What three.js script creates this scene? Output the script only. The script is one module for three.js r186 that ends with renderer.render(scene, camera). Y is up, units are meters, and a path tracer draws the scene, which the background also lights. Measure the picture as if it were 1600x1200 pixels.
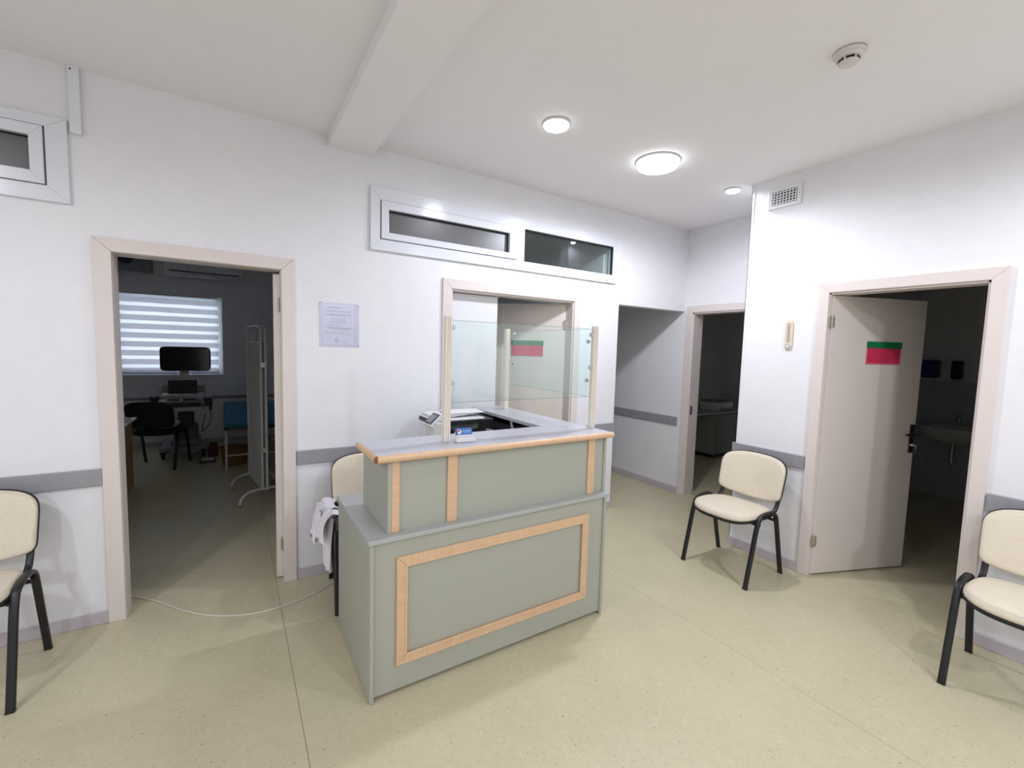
import * as THREE from 'three';
import { RoundedBoxGeometry } from 'three/addons/geometries/RoundedBoxGeometry.js';
import { mergeGeometries } from 'three/addons/utils/BufferGeometryUtils.js';

// ---------------------------------------------------------------- camera, sky, exposure
const scene = new THREE.Scene();
const camera = new THREE.PerspectiveCamera(2 * Math.atan(600 / 690.52) * 180 / Math.PI, 1600 / 1200, 0.05, 60);
{
  const yaw = 32.365 * Math.PI / 180, pitch = -4.5105 * Math.PI / 180, roll = 1.6245 * Math.PI / 180;
  const F = new THREE.Vector3(Math.sin(yaw) * Math.cos(pitch), Math.sin(pitch), -Math.cos(yaw) * Math.cos(pitch));
  const Rt = new THREE.Vector3(Math.cos(yaw), 0, Math.sin(yaw)), U = Rt.clone().cross(F);
  camera.up.copy(Rt.clone().multiplyScalar(-Math.sin(roll)).add(U.multiplyScalar(Math.cos(roll))));
  camera.position.set(0, 1.6, 0);
  camera.lookAt(camera.position.clone().add(F));
}
scene.background = new THREE.Color(0.90, 0.93, 1.0).multiplyScalar(5.0);     // overcast daylight outside the examination room window
const renderer = new THREE.WebGLRenderer({ antialias: true });
renderer.toneMapping = THREE.LinearToneMapping;
renderer.toneMappingExposure = 1.08;
renderer.shadowMap.enabled = true;
renderer.shadowMap.type = THREE.PCFSoftShadowMap;
const LIGHT = new THREE.Color(0.925, 0.963, 1.075);
const BIG = 4.8, SMALL = 1.2;                                                // intensity of the large and small ceiling lamps

// ---------------------------------------------------------------- random numbers and textures
function rng(seed) { let a = seed >>> 0; return () => { a = (a + 0x6D2B79F5) | 0; let t = Math.imul(a ^ (a >>> 15), 1 | a); t = (t + Math.imul(t ^ (t >>> 7), 61 | t)) ^ t; return ((t ^ (t >>> 14)) >>> 0) / 4294967296; }; }
function valueNoise(n, cx, cy, seed) {                                       // periodic value noise on an n x n grid
  const r = rng(seed), g = new Float32Array(cx * cy).map(() => r()), o = new Float32Array(n * n), s = (t) => t * t * (3 - 2 * t);
  for (let y = 0; y < n; y++) for (let x = 0; x < n; x++) {
    const fx = x / n * cx, fy = y / n * cy, x0 = Math.floor(fx), y0 = Math.floor(fy), tx = s(fx - x0), ty = s(fy - y0), x1 = (x0 + 1) % cx, y1 = (y0 + 1) % cy;
    o[y * n + x] = (g[y0 * cx + x0] * (1 - tx) + g[y0 * cx + x1] * tx) * (1 - ty) + (g[y1 * cx + x0] * (1 - tx) + g[y1 * cx + x1] * tx) * ty;
  }
  return o;
}
function tex(n, fn, srgb, metres) {
  const d = new Uint8Array(n * n * 4);
  for (let i = 0; i < n * n; i++) { const c = fn(i); d[i * 4] = Math.max(0, Math.min(255, c[0])); d[i * 4 + 1] = Math.max(0, Math.min(255, c[1])); d[i * 4 + 2] = Math.max(0, Math.min(255, c[2])); d[i * 4 + 3] = 255; }
  const t = new THREE.DataTexture(d, n, n); t.wrapS = t.wrapT = THREE.RepeatWrapping; t.magFilter = THREE.LinearFilter; t.minFilter = THREE.LinearMipmapLinearFilter; t.generateMipmaps = true;
  if (srgb) t.colorSpace = THREE.SRGBColorSpace;
  t.repeat.set(1 / metres, 1 / metres); t.needsUpdate = true; return t;
}
function grain(hex, amp, n, layers, metres, seed) {                          // a colour with layered noise
  const c = new THREE.Color(hex), b = [c.r, c.g, c.b].map((v) => 255 * (v <= 0.0031308 ? v * 12.92 : 1.055 * Math.pow(v, 1 / 2.4) - 0.055));
  const L = layers.map(([cx, cy, w], i) => [valueNoise(n, cx, cy, seed + i), w]);
  return tex(n, (i) => { let s = 0; for (const [a, w] of L) s += (a[i] - 0.5) * w; s *= amp; return [b[0] + s, b[1] + s, b[2] + s * 0.9]; }, true, metres);
}
function bump(n, layers, metres, seed) {
  const L = layers.map(([cx, cy, w], i) => [valueNoise(n, cx, cy, seed + i), w]);
  return tex(n, (i) => { let s = 0.5; for (const [a, w] of L) s += (a[i] - 0.5) * w; return [s * 255, s * 255, s * 255]; }, false, metres);
}
const std = (o) => new THREE.MeshStandardMaterial(o), phy = (o) => new THREE.MeshPhysicalMaterial(o);

const plasterBump = bump(256, [[64, 64, 0.5], [128, 128, 0.4], [12, 12, 0.2]], 0.5, 11);
const floorTex = (() => {
  const n = 2048, big = valueNoise(n, 9, 9, 3), mid = valueNoise(n, 90, 90, 4), fine = valueNoise(n, 512, 512, 5), col = new Float32Array(n * n * 3), r = rng(77);
  for (let i = 0; i < n * n; i++) { const s = (big[i] - 0.5) * 5 + (mid[i] - 0.5) * 5 + (fine[i] - 0.5) * 7; col[i * 3] = 207 + s; col[i * 3 + 1] = 198 + s; col[i * 3 + 2] = 166 + s; }
  for (let k = 0; k < 8200; k++) {                                            // chips in the vinyl
    const cx = r() * n, cy = r() * n, q = r(), rad = q < 0.88 ? 0.6 + r() * 1.5 : 1.6 + r() * 2.0, el = 0.5 + r() * 0.8, an = r() * 3.14, light = r() < 0.4, st = 0.35 + r() * 0.65;
    const tone = light ? [232, 226, 203] : r() < 0.5 ? [120, 118, 98] : [146, 134, 104], m = Math.ceil(rad * 1.5), ca = Math.cos(an), sa = Math.sin(an);
    for (let dy = -m; dy <= m; dy++) for (let dx = -m; dx <= m; dx++) {
      const u = dx * ca + dy * sa, v = (-dx * sa + dy * ca) / el; if (u * u + v * v > rad * rad) continue;
      const j = ((((cy + dy) | 0) + n) % n) * n + ((((cx + dx) | 0) + n) % n);
      for (let c = 0; c < 3; c++) col[j * 3 + c] += (tone[c] - col[j * 3 + c]) * st;
    }
  }
  return tex(n, (i) => [col[i * 3], col[i * 3 + 1], col[i * 3 + 2]], true, 1.9);
})();
const M = {
  wall: std({ map: grain('#efeef1', 4, 256, [[6, 6, 1], [40, 40, 0.6]], 2.3, 21), roughness: 0.55, bumpMap: plasterBump, bumpScale: 0.0004 }),
  ceiling: std({ map: grain('#f8f5f6', 2, 256, [[5, 5, 1], [60, 60, 0.5]], 2.9, 31), roughness: 0.9 }),
  floor: std({ map: floorTex, roughness: 0.38, bumpMap: bump(256, [[40, 40, 0.6], [128, 128, 0.4]], 0.8, 41), bumpScale: 0.0003 }),
  seam: std({ color: '#b7af95', roughness: 0.6 }),
  casing: std({ map: grain('#e4d9d4', 1.2, 256, [[40, 4, 1], [128, 8, 0.5]], 0.6, 51), roughness: 0.42 }),
  leaf: std({ map: grain('#e2d8d0', 1.8, 256, [[60, 3, 1], [128, 8, 0.6]], 0.9, 55), roughness: 0.4 }),
  rail: std({ map: grain('#9c9b9f', 4, 128, [[20, 20, 1], [64, 64, 0.6]], 0.5, 61), roughness: 0.5 }),
  skirting: std({ map: grain('#c6bec4', 3, 128, [[20, 20, 1]], 0.5, 65), roughness: 0.5 }),
  pvc: std({ color: '#e8eaf1', roughness: 0.18 }),
  gasket: std({ color: '#23242b', roughness: 0.7 }),
  glass: phy({ color: '#f4faf8', roughness: 0.0, transmission: 1, thickness: 0, ior: 1.5 }),
  frosted: phy({ color: '#8d8c8d', roughness: 0.32, transmission: 0.5, thickness: 0, ior: 1.5 }),
  screenGlass: phy({ color: '#f8fdfc', roughness: 0.0, transmission: 1, thickness: 0, ior: 1.5 }),
  glassEdge: phy({ color: '#8fb9a8', roughness: 0.1, transmission: 0.6, thickness: 0 }),
  laminate: std({ map: grain('#aeb0a3', 2.2, 256, [[60, 60, 1], [128, 128, 0.8]], 0.35, 71), roughness: 0.36 }),
  deskBoard: std({ map: grain('#b2b5b2', 2.2, 256, [[60, 60, 1], [128, 128, 0.8]], 0.35, 77), roughness: 0.32 }),
  laminateTop: std({ map: grain('#bfc1ca', 2.2, 256, [[60, 60, 1], [128, 128, 0.8]], 0.35, 75), roughness: 0.3 }),
  beech: std({ map: grain('#deba96', 9, 256, [[80, 3, 1], [128, 6, 0.7], [8, 2, 0.5]], 0.5, 81), roughness: 0.38 }),
  beechV: std({ map: grain('#deba96', 9, 256, [[3, 80, 1], [6, 128, 0.7], [2, 8, 0.5]], 0.5, 81), roughness: 0.38 }),
  rawEdge: std({ map: grain('#8e6242', 18, 64, [[32, 32, 1]], 0.05, 83), roughness: 0.8 }),
  post: std({ map: grain('#eee5d8', 3, 128, [[60, 2, 1]], 0.3, 85), roughness: 0.32 }),
  chrome: std({ color: '#c9cacc', roughness: 0.22, metalness: 1 }),
  brass: std({ color: '#b9afa2', roughness: 0.42, metalness: 0.55 }),
  steel: std({ color: '#75706e', roughness: 0.3, metalness: 1 }),
  cream: std({ map: grain('#e2d6c1', 5, 256, [[30, 30, 1], [110, 110, 0.8]], 0.3, 91), roughness: 0.5, bumpMap: bump(256, [[100, 100, 1]], 0.18, 93), bumpScale: 0.0004 }),
  blackFrame: std({ color: '#17171b', roughness: 0.4 }),
  blackShell: std({ color: '#1b1a1c', roughness: 0.6 }),
  blackFabric: std({ map: grain('#1e1e24', 9, 128, [[64, 64, 1]], 0.1, 95), roughness: 0.95 }),
  white: std({ color: '#e6e6e8', roughness: 0.45 }),
  whiteMetal: std({ color: '#dedcd8', roughness: 0.4 }),
  offWhite: std({ color: '#dcd9d3', roughness: 0.5 }),
  paper: std({ map: grain('#eceaea', 4, 64, [[16, 16, 1]], 0.2, 97), roughness: 0.85 }),
  grey: std({ color: '#8b8d92', roughness: 0.5 }),
  midGrey: std({ color: '#5b5e65', roughness: 0.5 }),
  darkGrey: std({ color: '#33353b', roughness: 0.5 }),
  black: std({ color: '#131418', roughness: 0.45 }),
  screen: std({ color: '#0b0c11', roughness: 0.12 }),
  green: std({ map: grain('#1d7a4e', 5, 64, [[16, 16, 1]], 0.2, 101), roughness: 0.35 }),
  red: std({ map: grain('#d83a5c', 6, 64, [[16, 16, 1]], 0.2, 103), roughness: 0.3 }),
  pocket: phy({ color: '#fbfbff', roughness: 0.08, transmission: 0.92, thickness: 0 }),
  blue: std({ color: '#2f66b0', roughness: 0.35 }),
  coat: std({ map: grain('#ece9f0', 4, 128, [[64, 64, 1]], 0.1, 105), roughness: 0.9, side: THREE.DoubleSide }),
  cable: std({ color: '#ddd8cc', roughness: 0.5 }),
  couch: std({ color: '#3f87a8', roughness: 0.3 }),
  curtain: phy({ color: '#d8d7d4', roughness: 1, transmission: 0.35, thickness: 0, side: THREE.DoubleSide }),
  blindOpaque: phy({ color: '#dddce3', roughness: 1, transmission: 0.42, thickness: 0, side: THREE.DoubleSide }),
  blindSheer: phy({ color: '#f0f0f5', roughness: 1, transmission: 0.52, thickness: 0, side: THREE.DoubleSide }),
  oak: std({ map: grain('#b89a72', 14, 128, [[60, 3, 1]], 0.6, 107), roughness: 0.5 }),
  wicker: std({ map: grain('#8f6a40', 20, 128, [[40, 40, 1]], 0.2, 109), roughness: 0.85 }),
  tile: std({ color: '#c3c8cf', roughness: 0.25 }),
  plumb: std({ color: '#e6e7e8', roughness: 0.2 }),
  detector: std({ color: '#e2d8d6', roughness: 0.5 }),
  lamp: std({ color: '#ffffff', roughness: 0.5, emissive: new THREE.Color(0.93, 0.96, 1.0), emissiveIntensity: 6 }),
  mercury: std({ color: '#c07f78', roughness: 0.3 }),
};

// ---------------------------------------------------------------- geometry helpers
function boxUV(g) {                                                           // texture coordinates in metres
  const p = g.attributes.position, nn = g.attributes.normal, uv = new Float32Array(p.count * 2);
  for (let i = 0; i < p.count; i++) {
    const ax = Math.abs(nn.getX(i)), ay = Math.abs(nn.getY(i)), az = Math.abs(nn.getZ(i)), x = p.getX(i), y = p.getY(i), z = p.getZ(i);
    if (ay >= ax && ay >= az) { uv[2 * i] = x; uv[2 * i + 1] = z; } else if (ax >= az) { uv[2 * i] = z; uv[2 * i + 1] = y; } else { uv[2 * i] = x; uv[2 * i + 1] = y; }
  }
  g.setAttribute('uv', new THREE.BufferAttribute(uv, 2)); return g;
}
const plain = (g) => { const q = g.index ? g.toNonIndexed() : g; for (const k of Object.keys(q.attributes)) if (!['position', 'normal', 'uv'].includes(k)) q.deleteAttribute(k); return q; };
const merge = (list) => mergeGeometries(list.map(plain));
// box between two corners; r rounds its edges
function bx(x0, x1, y0, y1, z0, z1, r = 0) {
  const w = Math.abs(x1 - x0), h = Math.abs(y1 - y0), d = Math.abs(z1 - z0), g = r ? new RoundedBoxGeometry(w, h, d, 2, Math.min(r, w / 2.01, h / 2.01, d / 2.01)) : new THREE.BoxGeometry(w, h, d);
  return boxUV(g.translate((x0 + x1) / 2, (y0 + y1) / 2, (z0 + z1) / 2));
}
function cyl(r0, r1, h, x, y, z, seg = 24) { return boxUV(new THREE.CylinderGeometry(r1, r0, h, seg).translate(x, y + h / 2, z)); }
function rod(a, b, r, seg = 10) {
  const A = new THREE.Vector3(...a), B = new THREE.Vector3(...b), d = B.clone().sub(A), g = new THREE.CylinderGeometry(r, r, d.length(), seg);
  g.applyQuaternion(new THREE.Quaternion().setFromUnitVectors(new THREE.Vector3(0, 1, 0), d.clone().normalize())); const m = A.add(B).multiplyScalar(0.5);
  return boxUV(g.translate(m.x, m.y, m.z));
}
function tube(pts, r, n = 40, seg = 8) { return boxUV(new THREE.TubeGeometry(new THREE.CatmullRomCurve3(pts.map((p) => new THREE.Vector3(...p)), false, 'centripetal'), n, r, seg)); }
function lathe(pts, seg = 40) { const g = new THREE.LatheGeometry(pts.map(([x, y]) => new THREE.Vector2(x, y)), seg); g.computeVertexNormals(); return boxUV(g); }
// a polygon (in two axes) given thickness along the third: 'xy' polygon goes from z0 to z1, 'zy' polygon (first number is z) from x0 to x1
function prism(poly, holes, axis, t0, t1, bevel = 0) {
  const s = new THREE.Shape(poly.map(([a, b]) => new THREE.Vector2(a, b)));
  for (const h of holes) s.holes.push(new THREE.Path(h.map(([a, b]) => new THREE.Vector2(a, b))));
  const g = new THREE.ExtrudeGeometry(s, { depth: t1 - t0 - 2 * bevel, bevelEnabled: bevel > 0, bevelSize: bevel, bevelThickness: bevel, bevelOffset: -bevel, bevelSegments: 2 });
  g.translate(0, 0, t0 + bevel);
  if (axis === 'zy') {                                                        // (a, b, t) -> (x = t, y = b, z = a)
    const p = g.attributes.position; for (let i = 0; i < p.count; i++) p.setXYZ(i, p.getZ(i), p.getY(i), p.getX(i));
    for (let i = 0; i < p.count; i += 3) { const a = [p.getX(i + 1), p.getY(i + 1), p.getZ(i + 1)], b = [p.getX(i + 2), p.getY(i + 2), p.getZ(i + 2)]; p.setXYZ(i + 1, ...b); p.setXYZ(i + 2, ...a); }
    g.computeVertexNormals();
  }
  return boxUV(g);
}
const rect = (a0, a1, b0, b1) => [[a0, b0], [a1, b0], [a1, b1], [a0, b1]];
// closed cushion: outline points, rings of [scale, height]; bend moves every point
function puck(outline, rings, bend = (p) => p) {
  const n = outline.length, pos = [], idx = [];
  for (const [s, h] of rings) for (const [a, b] of outline) pos.push(...bend([a * s, h, b * s]));
  for (let k = 0; k < rings.length - 1; k++) for (let i = 0; i < n; i++) { const j = (i + 1) % n, A = k * n + i, B = k * n + j, C = (k + 1) * n + i, D = (k + 1) * n + j; idx.push(A, C, B, B, C, D); }
  const g = new THREE.BufferGeometry(); g.setAttribute('position', new THREE.Float32BufferAttribute(pos, 3)); g.setIndex(idx); g.computeVertexNormals(); return boxUV(g);
}
function rounded(hw, hh, e, n = 64) { const o = []; for (let i = 0; i < n; i++) { const t = i / n * Math.PI * 2, c = Math.cos(t), s = Math.sin(t); o.push([Math.sign(c) * Math.pow(Math.abs(c), 2 / e) * hw, Math.sign(s) * Math.pow(Math.abs(s), 2 / e) * hh]); } return o; }
// flat oval tube along a curve in the plane x = const
function flatTube(pts, x, a, b, n = 48) {
  const c = new THREE.CatmullRomCurve3(pts.map(([z, y]) => new THREE.Vector3(0, y, z)), false, 'centripetal'), m = 14, pos = [], idx = [];
  for (let i = 0; i <= n; i++) {
    const p = c.getPointAt(i / n), t = c.getTangentAt(i / n), ny = -t.z, nz = t.y;
    for (let k = 0; k < m; k++) { const q = k / m * Math.PI * 2, cx = Math.sign(Math.cos(q)) * Math.pow(Math.abs(Math.cos(q)), 0.7) * a, cn = Math.sign(Math.sin(q)) * Math.pow(Math.abs(Math.sin(q)), 0.7) * b; pos.push(x + cx, p.y + ny * cn, p.z + nz * cn); }
  }
  for (let i = 0; i < n; i++) for (let k = 0; k < m; k++) { const k2 = (k + 1) % m, A = i * m + k, B = i * m + k2, C = A + m, D = B + m; idx.push(A, B, C, B, D, C); }
  for (const e of [0, n]) { const c0 = pos.length / 3, p = c.getPointAt(e / n); pos.push(x, p.y, p.z); for (let k = 0; k < m; k++) { const A = e * m + k, B = e * m + (k + 1) % m; if (e) idx.push(c0, A, B); else idx.push(c0, B, A); } }
  const g = new THREE.BufferGeometry(); g.setAttribute('position', new THREE.Float32BufferAttribute(pos, 3)); g.setIndex(idx); g.computeVertexNormals(); return boxUV(g);
}

// ---------------------------------------------------------------- object helpers
const taken = new Map();
function numbered(name) { const n = taken.get(name) ?? 0; taken.set(name, n + 1); return n ? `${name}_${String(n).padStart(3, '0')}` : name; }
function part(name, geo, mat, parent, label) { const m = new THREE.Mesh(geo, mat); m.name = name; parent.add(m); if (label) m.userData.label = label; return m; }
function tag(o, label, category, group) { o.userData.label = label; o.userData.category = category; if (group) o.userData.group = group; return o; }
function thing(name, label, category, pos = [0, 0, 0], turn = 0, group) { const o = new THREE.Group(); o.name = numbered(name); o.position.set(...pos); o.rotation.y = turn; scene.add(o); return tag(o, label, category, group); }
function struct(name, geo, mat, label, category) { const o = geo ? new THREE.Mesh(geo, mat) : new THREE.Group(); o.name = name; o.userData = { kind: 'structure', label, category }; scene.add(o); return o; }

// ================================================================ STRUCTURE
const H = 2.96, ZA = -3.21, XB = 3.552, XC = 4.304, T = 0.12;
// floor: slab, vinyl sheets with welded seams
{
  const f = struct('floor', bx(-3.32, 7.72, -0.2, -0.006, -8.42, 2.92), M.seam, 'pale yellow-green speckled vinyl floor with welded seams', 'floor');
  for (const [x0, x1] of [[-3.32, -1.838], [-1.8365, 0.2200], [0.222, 2.2802], [2.282, 4.336], [4.3395, 7.72]]) part('vinyl_sheet', bx(x0, x1, -0.006, 0, -8.42, 2.92), M.floor, f);
}
struct('ceiling', bx(-3.32, 7.72, H, H + 0.15, -8.42, 2.92), M.ceiling, 'plain white plastered ceiling over the waiting hall', 'ceiling');
struct('ceiling_beam', bx(0.553, 0.835, 2.89, H, ZA, 2.8), M.ceiling, 'shallow white beam crossing the hall ceiling', 'beam');
const D1 = [-0.541, 0.27, 2.06], DR = [1.45, 2.69, 2.055], DC = [-3.10, -2.29, 2.055], DB = [-1.47, -0.687, 2.055];
const wallA = [[-3.32, 0], [D1[0], 0], [D1[0], D1[2]], [D1[1], D1[2]], [D1[1], 0], [DR[0], 0], [DR[0], DR[2]], [DR[1], DR[2]], [DR[1], 0], [3.27, 0], [3.27, 2.075], [XC, 2.075], [XC, H], [-3.32, H]];
struct('wall_back', prism(wallA, [rect(-2.05, -0.72, 2.30, 2.67), rect(0.855, 3.165, 2.295, 2.678)], 'xy', ZA - T, ZA), M.wall, 'white hall wall with high windows, notice and reception doorway', 'wall');
struct('wall_right', prism([[-2.075, 0], [DB[0], 0], [DB[0], DB[2]], [DB[1], DB[2]], [DB[1], 0], [2.8, 0], [2.8, H], [-2.075, H]], [], 'zy', XB, XB + T), M.wall, 'white hall wall with air vent, thermometer and half-open door', 'wall');
struct('wall_end', prism([[-6.5, 0], [DC[0], 0], [DC[0], DC[2]], [DC[1], DC[2]], [DC[1], 0], [-2.075, 0], [-2.075, H], [-6.5, H]], [], 'zy', XC, XC + T), M.wall, 'white wall at the end of the hall with grey rail', 'wall');
struct('wall_return', bx(XB + T, 7.6, 0, H, -2.075, -1.955), M.wall, 'short white return wall behind the hall corner', 'wall');
struct('wall_left', bx(-3.32, -3.2, 0, H, -8.3, 2.8), M.wall, 'white left outer wall of hall and examination room', 'wall');
struct('wall_front', bx(-3.32, 7.22, 0, H, 2.8, 2.92), M.wall, 'white wall closing the waiting hall', 'wall');
struct('wall_examination_back', prism(rect(-3.32, 1.35, 0, H), [rect(-2.7, -0.126, 1.075, 2.26)], 'xy', -8.42, -8.3), M.wall, 'examination room wall around the blind covered window', 'wall');
struct('wall_examination_right', bx(1.23, 1.35, 0, H, -8.3, ZA - T), M.wall, 'partition wall beside the examination couch', 'wall');
struct('wall_reception_back', bx(1.35, 3.15, 0, H, -5.32, -5.2), M.wall, 'white wall behind the reception doorway', 'wall');
struct('wall_passage_left', bx(3.15, 3.27, 0, H, -6.5, ZA - T), M.wall, 'white partition wall along the side passage', 'wall');
struct('wall_passage_back', bx(3.15, 4.424, 0, H, -6.62, -6.5), M.wall, 'white wall closing the side passage', 'wall');
struct('wall_office_back', bx(XC + T, 7.6, 0, H, -4.92, -4.8), M.wall, 'dark office wall behind the desk', 'wall');
struct('wall_office_right', bx(7.6, 7.72, 0, H, -4.92, -1.955), M.wall, 'dark office side wall', 'wall');
struct('wall_washroom_back', bx(7.1, 7.22, 0, H, -1.955, 2.8), M.wall, 'dark treatment room wall with soap dispensers', 'wall');

// grey dado rails and skirting
const RY = [0.79, 0.884];
function railA(n, x0, x1) { const r = struct(`trim_${n}`, bx(x0, x1, RY[0], RY[1], ZA, ZA + 0.018, 0.005), M.rail, `grey plastic wall rail ${n === 1 ? 'left of the examination room door' : n === 2 ? 'behind the cream chair at the counter' : 'beside the corridor opening'}`, 'wall rail'); return r; }
railA(1, -3.2, -0.616); railA(2, 0.349, 1.372); railA(3, 2.768, 3.275);
function railB(n, x, z0, z1, label) { struct(`trim_${n}`, bx(x - 0.018, x, RY[0] - 0.012, RY[1] - 0.008, z0, z1, 0.005), M.rail, label, 'wall rail'); }
railB(4, XB, -2.10, -1.545, 'grey plastic wall rail under the thermometer'); railB(5, XB, -0.612, 2.8, 'grey plastic wall rail right of the half-open door');
railB(6, XC, -6.5, -3.225, 'grey plastic wall rail inside the corridor opening');
const SK = 0.07;
function skirt(name, g, label) { struct(name, g, M.skirting, label, 'skirting'); }
skirt('baseboard_back', bx(-3.2, -0.616, 0, SK, ZA, ZA + 0.012, 0.004), 'grey vinyl skirting left of the examination room door');
skirt('baseboard_reception', bx(0.349, 1.372, 0, SK, ZA, ZA + 0.012, 0.004), 'grey vinyl skirting behind the reception counter');
skirt('baseboard_corner', bx(2.768, 3.282, 0, SK, ZA, ZA + 0.012, 0.004), 'grey vinyl skirting at the corridor corner');
skirt('baseboard_right', bx(XB - 0.012, XB, 0, SK, -2.087, -1.537, 0.004), 'grey vinyl skirting behind the chair under the thermometer');
skirt('baseboard_far_right', bx(XB - 0.012, XB, 0, SK, -0.61, 2.8, 0.004), 'grey vinyl skirting right of the half-open door');
skirt('baseboard_end', bx(XC - 0.012, XC, 0, SK, -6.5, -3.18, 0.004), 'grey vinyl skirting inside the corridor opening');
skirt('baseboard_examination', bx(-3.2, 1.23, 0, SK, -8.3, -8.288, 0.004), 'grey vinyl skirting under the blind covered window');
struct('trim_7', merge([bx(XB - 0.003, XB + 0.02, 0, H, -2.079, -2.075), bx(XB - 0.003, XB, 0, H, -2.079, -2.058)]), M.pvc, 'white corner bead on the edge of the right wall', 'corner trim');
struct('trim_8', bx(-3.2, 1.23, 0.70, 0.74, -8.3, -8.285, 0.004), M.rail, 'grey rail along the examination room back wall', 'wall rail');

// ---------------------------------------------------------------- doors: casings of three mitred boards, jamb linings, leaves
function casing(root, a0, a1, top, w, map) {                                   // opening a0..a1 wide; map turns a board into place
  map(root, [[a0 - w, 0], [a0, 0], [a0, top], [a0 - w, top + w]]);
  map(root, [[a1, 0], [a1 + w, 0], [a1 + w, top + w], [a1, top]]);
  map(root, [[a0 - w, top + w], [a0, top], [a1, top], [a1 + w, top + w]]);
}
const onA = (root, poly) => part('casing', prism(poly, [], 'xy', ZA, ZA + 0.016, 0.004), M.casing, root);
const onB = (x) => (root, poly) => part('casing', prism(poly, [], 'zy', x - 0.016, x, 0.004), M.casing, root);
function hinge(parent, x, y, z) { return part('hinge', merge([cyl(0.0075, 0.0075, 0.085, x, y, z, 12), bx(x - 0.022, x + 0.022, y + 0.006, y + 0.079, z - 0.002, z + 0.002), cyl(0.009, 0.004, 0.006, x, y + 0.085, z, 12)]), M.brass, parent, 'metal door hinge'); }
function sign(parent, x0, x1, y0, y1, z, dir) {                                // plate on a leaf lying in its local xy plane, dir is the side it faces
  const s = (a, b) => dir > 0 ? [z + a, z + b] : [z - b, z - a];
  const p = part('door_sign', bx(x0, x1, y0 - 0.003, y1, ...s(0, 0.003)), M.red, parent, 'red door sign under a green header');
  part('sign_header', bx(x0 - 0.002, x1 + 0.004, y1 - 0.045, y1 + 0.002, ...s(0.003, 0.0055)), M.green, p, 'green strip');
  part('sign_pocket', merge([bx(x0, x1, y0, y0 + 0.006, ...s(0.003, 0.005)), bx(x0, x0 + 0.006, y0, y1 - 0.045, ...s(0.003, 0.005)), bx(x1 - 0.006, x1, y0, y1 - 0.045, ...s(0.003, 0.005))]), std({ color: '#e0808f', roughness: 0.2 }), p, 'pale pink pocket edge');
}
// door 1: examination room, leaf swung fully into the room
{
  const d = struct('door_1', null, null, 'cream door frame of the dark examination room, leaf swung inwards', 'door');
  casing(d, D1[0], D1[1], D1[2], 0.075, onA);
  part('jamb', merge([bx(D1[0] - 0.002, D1[0] + 0.003, 0, D1[2], ZA - T - 0.01, ZA), bx(D1[1] - 0.004, D1[1], 0, D1[2], ZA - T, ZA), bx(D1[0], D1[1], D1[2] - 0.003, D1[2] + 0.002, ZA - T - 0.01, ZA)]), M.casing, d);
  const leaf = part('door_leaf', bx(0.002, 0.80, 0.012, 2.04, 0, 0.04, 0.003), M.leaf, d, 'cream door leaf seen edge on');
  leaf.position.set(0.228, 0, ZA - 0.06); leaf.rotation.y = Math.PI / 2 - 0.085;
  hinge(leaf, -0.004, 1.80, 0.034); hinge(leaf, -0.004, 0.20, 0.034);
  part('door_handle', merge([bx(0.72, 0.755, 0.92, 1.12, 0.04, 0.045), rod([0.737, 1.05, 0.045], [0.737, 1.05, 0.09], 0.008), rod([0.737, 1.05, 0.085], [0.62, 1.05, 0.085], 0.008)]), M.steel, leaf);
}
// door 2: reception doorway, closed narrow leaf on the left and a leaf standing ajar
{
  const d = struct('door_2', null, null, 'cream double door behind the counter with one leaf ajar', 'door');
  casing(d, DR[0], DR[1], DR[2], 0.075, onA);
  part('jamb', merge([bx(DR[0], DR[0] + 0.012, 0, DR[2], ZA - T - 0.01, ZA), bx(DR[1] - 0.012, DR[1], 0, DR[2], ZA - T - 0.01, ZA), bx(DR[0] + 0.012, DR[1] - 0.012, DR[2] - 0.012, DR[2], ZA - T - 0.01, ZA)]), M.casing, d);
  part('fixed_leaf', bx(DR[0] + 0.014, 1.918, 0.012, 2.038, ZA - T, ZA - T + 0.04, 0.003), M.white, d, 'closed narrow white leaf');
  const leaf = part('door_leaf', bx(0.002, 0.75, 0.012, 2.038, 0, 0.04, 0.003), M.leaf, d, 'open cream leaf carrying a red and green sign');
  leaf.position.set(2.672, 0, ZA - T + 0.03); leaf.rotation.y = Math.PI - 43 * Math.PI / 180;
  part('edge_strip', bx(0.60, 0.665, 0.012, 2.038, -0.012, 0.0, 0.003), M.casing, leaf);
  hinge(leaf, 0.0, 1.80, -0.006); hinge(leaf, 0.0, 0.25, -0.006);
  sign(leaf, 0.205, 0.515, 1.54, 1.685, 0, -1);
}
// door 3: end wall doorway, no leaf in sight
{
  const d = struct('door_3', null, null, 'cream door frame in the end wall opening to the dark office', 'door');
  casing(d, DC[0], DC[1], DC[2], 0.075, onB(XC));
  part('jamb', merge([bx(XC, XC + 0.16, 0, DC[2], DC[0], DC[0] + 0.014), bx(XC, XC + 0.16, 0, DC[2], DC[1] - 0.014, DC[1]), bx(XC, XC + 0.16, DC[2] - 0.014, DC[2], DC[0], DC[1])]), M.casing, d);
  part('strike_plate', bx(XC + 0.03, XC + 0.055, 0.92, 1.02, DC[0] + 0.014, DC[0] + 0.016), M.black, d, 'dark latch plate');
  part('door_stop', merge([cyl(0.012, 0.012, 0.05, XC + 0.13, 0.0, DC[0] + 0.04, 12), cyl(0.02, 0.02, 0.008, XC + 0.13, 0.0, DC[0] + 0.04, 16)]), M.chrome, d);
}
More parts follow.
